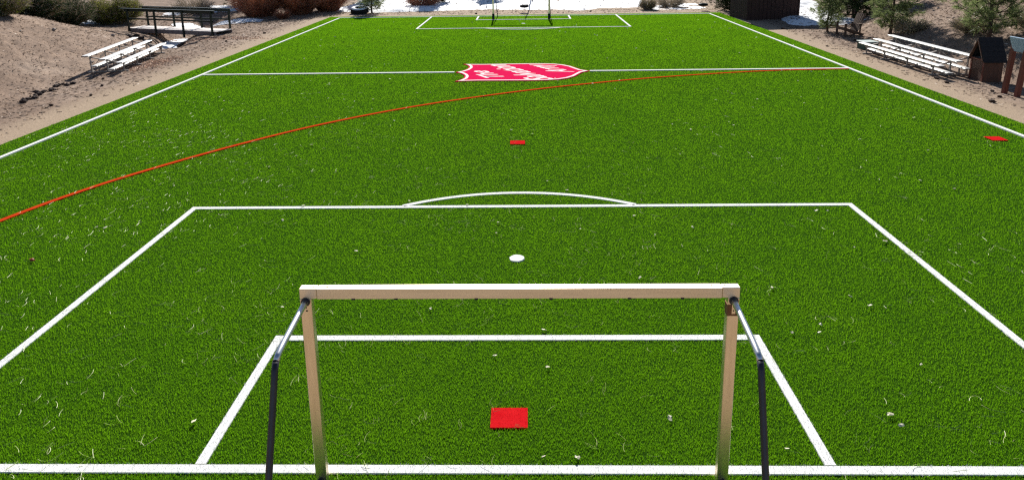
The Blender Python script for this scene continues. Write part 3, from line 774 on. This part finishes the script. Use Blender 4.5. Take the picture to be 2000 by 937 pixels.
tyre_swing(12.55, 42.55, Hz(12.55, 42.55) + .40, 'black tyre swing hanging close to the storage shed', 2.3)

# ------------------------------------------------------------------ trees and shrubs
def cloud(P, dirs, length, width, jitter=0.35, droop=0.0):
    """Thin triangles: base at P, tip along dirs."""
    n = len(P); d = dirs + rng.normal(0, jitter, (n, 3)); d /= np.linalg.norm(d, axis=1)[:, None]
    l = length * rng.uniform(.6, 1.25, n)[:, None]; r = rng.normal(0, 1, (n, 3)); s = np.cross(d, r); s /= np.linalg.norm(s, axis=1)[:, None] + 1e-9
    w = width * rng.uniform(.6, 1.3, n)[:, None] / 2
    V = np.empty((n, 3, 3)); V[:, 0] = P - s * w; V[:, 1] = P + s * w; V[:, 2] = P + d * l; V[:, 2, 2] -= droop * l[:, 0]
    return V.reshape(-1, 3)
def pine_meshes(height, radius, clear, whorls, per, tufts, npt, nl, nw, seed, trunk_r, bark='bark', needle='needle'):
    """Returns (trunk builder, crown mesh): tapered trunk, limbs, needle tufts along the limbs."""
    rs = np.random.default_rng(seed); tr = MB(); n = 9
    tp = [Vector((.05 * height * .25 * math.sin(i * 1.1 + seed), .03 * height * .25 * math.cos(i * 1.7 + seed), height * i / n - (.25 if i == 0 else 0))) for i in range(n + 1)]
    tr.tube(tp, [trunk_r * (1.25 if i == 0 else 1) * (1 - .93 * i / n) + .008 for i in range(n + 1)], 9)
    TP, TD = [], []
    def trunk_at(z):
        f = np.clip(z / height * n, 0, n - 1e-4); i = int(f); return np.array(tp[i].lerp(tp[i + 1], f - i))
    for wi in range(whorls):
        f = (wi + rs.uniform(-.3, .3)) / whorls; z = clear + (height * .97 - clear) * max(f, 0)
        prof = (1 - f) ** .75 * (.55 + .45 * min(1, f * 5 + .3))
        for b in range(per):
            a = 2 * np.pi * (b + rs.uniform(0, 1)) / per + wi * 1.3; ln = radius * prof * rs.uniform(.6, 1.15) + .12
            up = .15 + .55 * f + rs.uniform(-.15, .15); c = trunk_at(z); k = 5
            pts = []
            for q in range(k + 1):
                t = q / k; r_ = ln * t
                pts.append(c + np.array([math.cos(a) * r_, math.sin(a) * r_, ln * (up * t - .32 * t * (1 - t) * 1.2 + .25 * t * t)]))
            tr.tube([Vector(p) for p in pts], [max(.004, trunk_r * .28 * (1 - q / k) * (1 - f) + .005) for q in range(k + 1)], 5, cap=False)
            for q in range(tufts):
                t = .30 + .70 * (q + rs.uniform(0, 1)) / tufts; i = min(int(t * k), k - 1); p = pts[i] + (pts[i + 1] - pts[i]) * (t * k - i)
                sd = rs.normal(0, 1, 3) * np.array([1, 1, .6]); sd /= np.linalg.norm(sd); p2 = p + sd * ln * rs.uniform(.05, .24)
                ax = np.array([math.cos(a), math.sin(a), .35]) * .7 + sd * .8; ax /= np.linalg.norm(ax)
                for e in range(npt):
                    TP.append(p2 + ax * rs.uniform(-.10, .12)); TD.append(ax)
    TP, TD = np.array(TP), np.array(TD)
    V = cloud(TP, TD, nl, nw, .62)
    me = np_mesh('crown', V, np.arange(len(V)), 3); me.materials.append(M[needle])
    return tr, me
def place_tree(name, label, proto, x, y, rz=0.0, s=1.0, group=None, sink=0.03, bark='bark', wide=1.0):
    tm, cm = proto
    t = thing(name, label, 'tree', (x, y, Hz(x, y) - sink), rz, group); t.scale = (s * wide, s * wide, s)
    o = link('trunk', tm, M[bark], t); link('crown', cm, None, t); return t
def proto(*a, **k):
    tr, me = pine_meshes(*a, **k)
    tm = bpy.data.meshes.new('trunk'); tm.from_pydata([tuple(p) for p in tr.v], [], tr.f); tm.polygons.foreach_set('use_smooth', tr.smooth); tm.update(); tm.materials.append(M['bark'])
    return tm, me
young = [proto(4.6, 1.45, .55, 13, 6, 11, 24, .27, .019, sd, .075) for sd in (3, 8, 17)]
bush = [proto(4.2, 1.9, .25, 16, 8, 10, 22, .24, .028, sd, .10, needle='dark_needle') for sd in (5, 23)]

place_tree('young_pine', 'young pine beside the wooden chair and snow patch', young[0], 16.05, 30.6, .4, .60, wide=1.12)
place_tree('young_pine', 'young pine behind the bench end near the green box', young[1], 17.55, 27.2, 2.0, .78, wide=1.15)
place_tree('young_pine', 'bushy young pine rising behind the brown hutch', young[2], 18.4, 21.6, 4.1, 1.05)
place_tree('young_pine', 'small pine beside the big tyre on the snow edge', young[1], -10.95, 43.6, 5.0, .55, wide=1.4)
place_tree('dark_conifer', 'dense dark conifer pressing against the storage shed corner', bush[0], 14.4, 42.3, 0, .85)
place_tree('dark_conifer', 'dark conifer overhanging the storage shed front', bush[1], 15.7, 39.6, 1.0, 1.0)
place_tree('dark_conifer', 'dark conifer on the slope above the wooden chair', bush[0], 20.2, 36.6, 2.2, 1.3)
place_tree('dark_conifer', 'dark conifer high on the slope behind the hutch', bush[1], 22.6, 24.6, 2.9, .8)
place_tree('dark_conifer', 'dark conifer at the top of the bank over the long bench', bush[0], 24.2, 31.4, 4.0, .8)
# low trees beyond the far end, whose shade falls on the snow
for i, (x, y, p, s, lab) in enumerate([
        (-12.9, 51.8, bush[0], .9, 'conifer on the snow behind the big tyre'),
        (-7.2, 50.6, bush[1], .95, 'conifer beyond the snow behind the small pine'),
        (-3.0, 54.2, bush[0], .95, 'conifer beyond the snow behind the far goal'),
        (5.4, 57.0, bush[1], 1.0, 'conifer at the back of the broad snow field'),
        (23.2, 44.6, bush[1], 1.2, 'conifer up the slope beyond the storage shed'),
        (-22.5, 50.0, bush[0], 1.2, 'conifer beyond the footbridge')]):
    place_tree('dark_conifer', lab, p, x, y, i * 1.3, s, sink=.05)
def limb_tree(x, y, label, end, z):
    t = thing('leaning_snag', label, 'tree', (x, y, Hz(x, y) - .1))
    e = Vector((end[0] - x, end[1] - y, z - t.location.z))
    MB().tube([(0, 0, 0), (.03, .05, 1.2), (-.02, .12, 2.6), (.05, .2, 3.6)], [.12, .10, .07, .02], 9).build('trunk', M['bark'], t)
    MB().tube([(-.01, .07, 1.8), e * .5 + Vector((0, 0, 1.25)), e + Vector((0, 0, .07)), e * 1.03 + Vector((0, 0, .12))], [.06, .04, .03, .012], 8).build('limb', M['bark'], t)
limb_tree(0.6, 54.6, 'bare leaning snag whose long limb holds the swing behind the far goal', (0.05, 42.6), 2.5)
limb_tree(14.4, 43.4, 'bare leaning snag whose limb holds the swing by the storage shed', (12.55, 42.55), 2.3)

def shrub(name, label, x, y, rad, h, stems, mat, seed, twl=.35, tww=.022, leaf=None, nleaf=0, spread=.8, group=None, ll=.07):
    """Many-stemmed shrub: stems fan from the base and fork into twigs."""
    rs = np.random.default_rng(seed); t = thing(name, label, 'shrub', (x, y, Hz(x, y) - .04), 0, group)
    a = rs.uniform(0, 2 * np.pi, stems); r0 = rad * .45 * np.sqrt(rs.random(stems)); r1 = rad * (.35 + .75 * np.sqrt(rs.random(stems)))
    hh = h * rs.uniform(.45, 1.1, stems) * (1.1 - .45 * (r1 / rad) ** 2)
    P0 = np.stack([r0 * np.cos(a), r0 * np.sin(a), np.zeros(stems)], -1); b = a + rs.normal(0, .35, stems)
    P2 = np.stack([r1 * np.cos(b), r1 * np.sin(b), np.maximum(hh, .12)], -1); P1 = (P0 + P2) / 2 + np.array([0, 0, .12]) * h * .5 * rs.random((stems, 1))
    Vs, lo, TP, TD = [], 0, [], []
    seg = 4
    ts = np.linspace(0, 1, seg + 1)
    pts = np.stack([((1 - t_) ** 2) * P0 + 2 * t_ * (1 - t_) * P1 + t_ ** 2 * P2 for t_ in ts], 1)
    tri = []
    for k in range(seg):
        p, q = pts[:, k], pts[:, k + 1]; d = q - p; s = np.cross(d, rs.normal(0, 1, p.shape)); s /= np.linalg.norm(s, axis=1)[:, None] + 1e-9
        w0, w1 = .016 * (1 - .2 * k), .016 * (1 - .2 * (k + 1))
        tri.append(np.stack([p - s * w0, p + s * w0, q + s * w1], 1)); tri.append(np.stack([p - s * w0, q + s * w1, q - s * w1], 1))
    V = np.concatenate(tri).reshape(-1, 3)
    o = link('stems', np_mesh('stems', V, np.arange(len(V)), 3), M[mat], t)
    k = 9; u = rs.uniform(.3, 1, (stems, k)); i = np.minimum((u * seg).astype(int), seg - 1); f = u * seg - i
    ar = np.arange(stems)[:, None]; p = pts[ar, i] * (1 - f[..., None]) + pts[ar, i + 1] * f[..., None]
    d = pts[ar, i + 1] - pts[ar, i]; d /= np.linalg.norm(d, axis=2)[..., None] + 1e-9
    tw = cloud(p.reshape(-1, 3), d.reshape(-1, 3), twl, tww, .5)
    link('twigs', np_mesh('twigs', tw, np.arange(len(tw)), 3), M[mat], t)
    if leaf:
        q = p.reshape(-1, 3); q = q[rs.integers(0, len(q), nleaf)] + rs.normal(0, .09, (nleaf, 3)); dd = rs.normal(0, 1, (nleaf, 3))
        lv = cloud(q, dd, ll, ll * .6, .3); link('foliage', np_mesh('foliage', lv, np.arange(len(lv)), 3), M[leaf], t)
    return t
shrub('willow_brush', 'dark dense willow brush beyond the footbridge', -18.6, 42.4, 2.0, 3.0, 900, 'twig', 1)
shrub('willow_brush', 'tall red-brown willow brush between bridge and tyre', -16.2, 43.4, 1.9, 3.2, 900, 'twig', 2)
shrub('willow_brush', 'orange-red willow brush at the far turf corner', -14.6, 45.2, 1.6, 2.6, 800, 'twig', 3)
shrub('willow_brush', 'small red willow clump in front of the dark brush', -16.4, 40.6, .55, .7, 160, 'twig', 4, twl=.2)
shrub('dry_brush', 'dry brown brush on the snow bank left of the footbridge rail', -24.4, 44.5, 1.4, 1.2, 300, 'grey_twig', 5)
shrub('dry_brush', 'small yellow-brown bush on the snow near the far corner', 8.9, 43.7, .55, .9, 200, 'grey_twig', 6, leaf='yellow_leaf', nleaf=900)
shrub('dry_brush', 'low dry brush on the dirt by the second swing', 10.9, 45.6, 1.0, .9, 220, 'grey_twig', 7)
shrub('dry_brush', 'reddish dry brush beyond the small pine', -7.8, 47.0, 1.3, 1.3, 300, 'twig', 8)
shrub('green_bush', 'yellow-green bush at the top of the earth bank', -23.4, 24.6, 1.1, 1.3, 420, 'grey_twig', 9, leaf='yellow_leaf', nleaf=16000, ll=.055)
for i, (x, y, r, h, lab) in enumerate([(-25.6, 29.4, 1.6, 1.9, 'dark green bush behind the crest of the bank beside the yellow-green bush'),
                                       (-27.0, 33.8, 1.7, 1.9, 'dark green bush behind the bank with snow at its foot'),
                                       (-26.2, 37.6, 1.6, 1.9, 'dark green bush with yellow tips at the end of the bridge')]):
    shrub('green_bush', lab, x, y, r, h, 600, 'grey_twig', 20 + i, leaf='yellow_leaf' if i == 2 else 'dark_needle', nleaf=26000, ll=.085)
shrub('dry_brush', 'pale dry brush below the pine behind the bench', 18.0, 26.2, .7, .45, 200, 'grey_twig', 31, leaf='pale_leaf', nleaf=1200)
shrub('dry_brush', 'pale dry brush beside the pine behind the hutch', 18.9, 23.2, .8, .6, 220, 'grey_twig', 32, leaf='pale_leaf', nleaf=1200)
shrub('dry_brush', 'pale brush on the slope between hutch and bank top', 20.2, 21.5, .8, .7, 220, 'grey_twig', 33, leaf='pale_leaf', nleaf=1400)

# ------------------------------------------------------------------ litter on turf and dirt
def needle_litter():
    """Fallen dry pine needles, in loose bunches of two or three, lying on the fibre tips."""
    n = 2700; P = []
    while len(P) < n:
        y = rng.uniform(-.9, 34) if rng.random() < .62 else rng.uniform(-.9, 12); x = rng.uniform(-13, 13)
        if abs(x) > 6 + .95 * (y + .9): continue
        dens = .06 + 1.0 * vnoise(x, y, 1.3, 77) ** 2.6 + (.34 * float(sm(-3, -7, x) * sm(3, 6, y)) if y < 17 else 0)
        if x > -2 and y > 6: dens *= .35
        if y > 10: dens *= max(.12, 1 - (y - 10) / 12)
        if rng.random() < dens * .6: P.append((x, y))
    V = []; F = []
    for x, y in P:
        far = 1 + .022 * max(0, y)
        for k in range(rng.integers(1, 4)):
            a = rng.uniform(0, 6.28); ln = rng.uniform(.05, .18); cv = rng.normal(0, 0.9); w = .0014 * far * rng.uniform(.7, 1.3); px, py, pz = x + rng.normal(0, .02), y + rng.normal(0, .02), rng.uniform(.024, .034)
            b = len(V); seg = 4
            for s in range(seg + 1):
                nx, ny = -math.sin(a), math.cos(a)
                V.append((px - nx * w, py - ny * w, pz)); V.append((px + nx * w, py + ny * w, pz + .002))
                px += math.cos(a) * ln / seg; py += math.sin(a) * ln / seg; a += cv / seg; pz += rng.uniform(-.003, .004)
            for s in range(seg): F.append((b + 2 * s, b + 2 * s + 2, b + 2 * s + 3, b + 2 * s + 1))
    me = np_mesh('pine_needle_litter', np.array(V), np.array(F), 4)
    tag(link('pine_needle_litter', me, M['straw']), 'dry yellow pine needles strewn over the green turf', None, None, 'stuff')
needle_litter()

def leaf_mesh(seed):
    rs = np.random.default_rng(seed); n = 7; V = [(0, 0, .016)]; F = []
    for k in range(n):
        a = 2 * math.pi * k / n; r = rs.uniform(.6, 1.1); V.append((.038 * r * math.cos(a), .022 * r * math.sin(a), rs.uniform(0, .024)))
    for k in range(n): F.append((0, 1 + k, 1 + (k + 1) % n))
    V += [(x * .9, y * .9, z - .005) for x, y, z in V]; F += [tuple(n + 1 + i for i in f[::-1]) for f in F[:n]]
    me = bpy.data.meshes.new('dry_leaf'); me.from_pydata(V, [], F); me.update(); me.materials.append(M['leaf']); return me
LM = [leaf_mesh(k) for k in range(5)]
def dry_leaves():
    # larger ones where the photograph shows them, then a loose scatter
    spots = [(1.62, .68, 1.7), (2.66, .25, 1.0), (3.47, 2.26, 1.5), (0.38, 1.55, 1.6), (0.36, 2.33, 1.6), (-0.24, 1.78, 1.4), (-3.33, .62, 1.7), (-1.16, 2.85, 1.5),
             (3.9, .74, 1.9), (3.93, .58, 1.3), (0.62, .13, 1.7), (0.30, .14, 1.0), (3.0, 5.5, 1.7), (-0.37, 5.3, 1.4), (-0.35, 5.75, 1.3), (5.97, 4.9, 2.0), (4.75, 2.9, 1.6), (3.9, 2.45, 1.4), (4.7, 1.6, 1.0),
             (3.62, 3.4, 1.4), (4.6, 3.15, 1.4), (5.4, 6.2, 1.7), (5.6, 6.2, 1.5), (-4.25, 5.9, 1.6), (-4.1, 6.6, 1.2), (-5.6, 8.9, 1.8), (-7.3, 5.6, 1.8), (2.3, 5.2, 1.2)]
    while len(spots) < 170:
        y = 2.0 + 36 * rng.random() ** .8; x = rng.uniform(-12.8, 12.8)
        if abs(x) > 5 + .85 * y: continue
        spots.append((x, y, rng.uniform(.8, 1.6) * (1 + .018 * y)))
    for i, (x, y, s) in enumerate(spots):
        o = link('dry_leaf', LM[i % 5], None); o.location = (x, y, .030); s *= .66; o.scale = (s, s, s * .8); o.rotation_euler = (rng.uniform(-.25, .25), rng.uniform(-.25, .25), rng.uniform(0, 6.28))
        tag(o, 'small pale dry leaf lying on the green turf', 'leaf', 'pale dry leaves scattered on the turf')
dry_leaves()
me = LM[0].copy(); me.materials.clear(); me.materials.append(M['redleaf'])
o = link('dry_leaf', me, None); o.location = (-7.72, 4.36, .026); o.scale = (1.5, 1.5, 1.3); tag(o, 'single reddish brown leaf on the turf near the orange-red arc', 'leaf')

def cone_mesh(seed, kind):
    rs = np.random.default_rng(seed); V = []; F = []; nr, nc = 5, 8
    for i in range(nr):
        t = i / (nr - 1); r = math.sin(math.pi * (.12 + .78 * t)) ** .8
        for k in range(nc):
            a = 2 * math.pi * (k + .5 * (i % 2)) / nc; q = r * rs.uniform(.75, 1.2); V.append(((t - .5) * 1.5, q * .5 * math.cos(a), .42 + q * .5 * math.sin(a)))
    for i in range(nr - 1):
        for k in range(nc): F.append((i * nc + k, i * nc + (k + 1) % nc, (i + 1) * nc + (k + 1) % nc, (i + 1) * nc + k))
    F += [tuple(range(nc))[::-1], tuple((nr - 1) * nc + k for k in range(nc))]
    me = bpy.data.meshes.new(kind); me.from_pydata(V, [], F); me.update(); return me
CM = [cone_mesh(k, 'pine_cone') for k in range(3)]
for m_ in CM: m_.materials.append(M['cone'])
RM = [cone_mesh(10 + k, 'rock') for k in range(4)]
for m_ in RM: m_.materials.append(M['rock'])
PM = [cone_mesh(20 + k, 'stone') for k in range(2)]
for m_ in PM: m_.materials.append(M['pale_rock'])
def drop(name, me, x, y, s, label, cat, group):
    o = link(name, me, None); o.location = (x, y, Hz(x, y) - .05 * s); o.scale = (s, s * rng.uniform(.8, 1.1), s * rng.uniform(.7, 1)); o.rotation_euler = (0, 0, rng.uniform(0, 6.28)); tag(o, label, cat, group)
for i, (x, y, s) in enumerate([(14.0, 14.5, .20), (14.4, 18.0, .17), (14.35, 17.3, .13), (14.2, 31.9, .17), (15.0, 16.0, .14), (14.6, 12.9, .16), (15.1, 24.0, .12), (14.7, 15.2, .12), (14.35, 13.2, .12), (15.9, 27.2, .15), (13.9, 25.6, .12),
                               (4.7, 42.6, .15), (-3.3, 41.9, .2), (-14.6, 32.5, .16), (-15.9, 30.2, .17), (-15.4, 29.3, .15), (-14.5, 16.6, .13), (-14.9, 15.2, .13), (-15.1, 18.2, .14), (-15.8, 19.4, .13), (7.9, 42.4, .14)]):
    drop('pine_cone', CM[i % 3], x, y, s * .72, 'dark brown pine cone lying on the bare dirt', 'pine cone', 'pine cones on the dirt')
for i in range(24):
    y = 15.4 + 3.4 * rng.random() ** .8; x = float(left_foot(y)) + .25 + rng.normal(0, .16)
    drop('rock', RM[i % 4], x, y, rng.uniform(.06, .16), 'dark rock in the loose row at the foot of the earth bank', 'rock', 'dark rocks below the earth bank')
for i in range(10):
    t = rng.random(); x = -22.6 + 5.0 * t + rng.normal(0, .2); y = 31.2 + rng.normal(0, .35) - .6 * t
    drop('rock', RM[i % 4], x, y, rng.uniform(.16, .28), 'dark rock on the ditch bank in front of the footbridge', 'rock', 'dark rocks by the ditch')
for i in range(22):
    x, y = rng.uniform(-22, -17), rng.uniform(15, 30)
    drop('stone', PM[i % 2], x, y, rng.uniform(.07, .17), 'pale stone on the slope of the earth bank', 'stone', 'pale stones on the earth bank')
for i in range(40):
    x, y = rng.uniform(16.6, 21), rng.uniform(16, 30)
    drop('stone', PM[i % 2], x, y, rng.uniform(.05, .13), 'pale stone on the slope behind the bench and hutch', 'stone', 'pale stones on the slope behind the bench')

def ground_litter():
    n = 42000
    x = np.concatenate([rng.uniform(-30, -13.9, n), rng.uniform(13.8, 26, n), rng.uniform(-14, 14, 2500)])
    y = np.concatenate([rng.uniform(11, 48, n), rng.uniform(11, 46, n), rng.uniform(41.6, 44, 2500)])
    k = rng.random(len(x)) < .15 + 1.0 * fbm(x, y, 1.6, 55) * sm(13.6, 15.6, np.maximum(np.abs(x), (y - 41) * 3 + 13.6)); x, y = x[k], y[k]
    z = H(x, y) + .006; m = len(x); P = np.stack([x, y, z], -1); d = rng.normal(0, 1, (m, 3)); d[:, 2] = np.abs(d[:, 2]) * .07
    V = cloud(P, d, .15, .035, .05)
    tag(link('forest_litter', np_mesh('forest_litter', V, np.arange(len(V)), 3), M['chip']), 'twigs, bark chips and dead leaves strewn on the banks', None, None, 'stuff')
    m = 2600; x = np.concatenate([rng.uniform(-26, 20, m), rng.uniform(14.5, 20, 300), rng.uniform(-22, -15, 400)]); y = np.concatenate([rng.uniform(43, 57, m), rng.uniform(33, 42, 300), rng.uniform(36, 43, 400)])
    P = np.stack([x, y, H(x, y) + np.maximum(snow_depth(x, y), 0) + .012], -1); d = rng.normal(0, 1, (len(x), 3)); d[:, 2] = np.abs(d[:, 2]) * .3
    V = np.concatenate([cloud(P, d, .22, .05, .05)])
    tag(link('snow_litter', np_mesh('snow_litter', V, np.arange(len(V)), 3), M['chip']), 'twigs and bark bits lying on the old snow', None, None, 'stuff')
    m = 900; x = np.concatenate([rng.normal(-15.75, .35, m), rng.normal(-16.4, 1.4, m)]); y = np.concatenate([rng.normal(23.0, 1.0, m), rng.normal(30.6, .35, m)])
    P = np.stack([x, y, H(x, y) + .012], -1); d = rng.normal(0, 1, (2 * m, 3)); d[:, 2] = np.abs(d[:, 2]) * .2
    V = cloud(P, d, .07, .05, .05)
    tag(link('fallen_leaves', np_mesh('fallen_leaves', V, np.arange(len(V)), 3), M['orange_chip']), 'orange fallen leaves on the dirt by the bench below the bridge', None, None, 'stuff')
ground_litter()
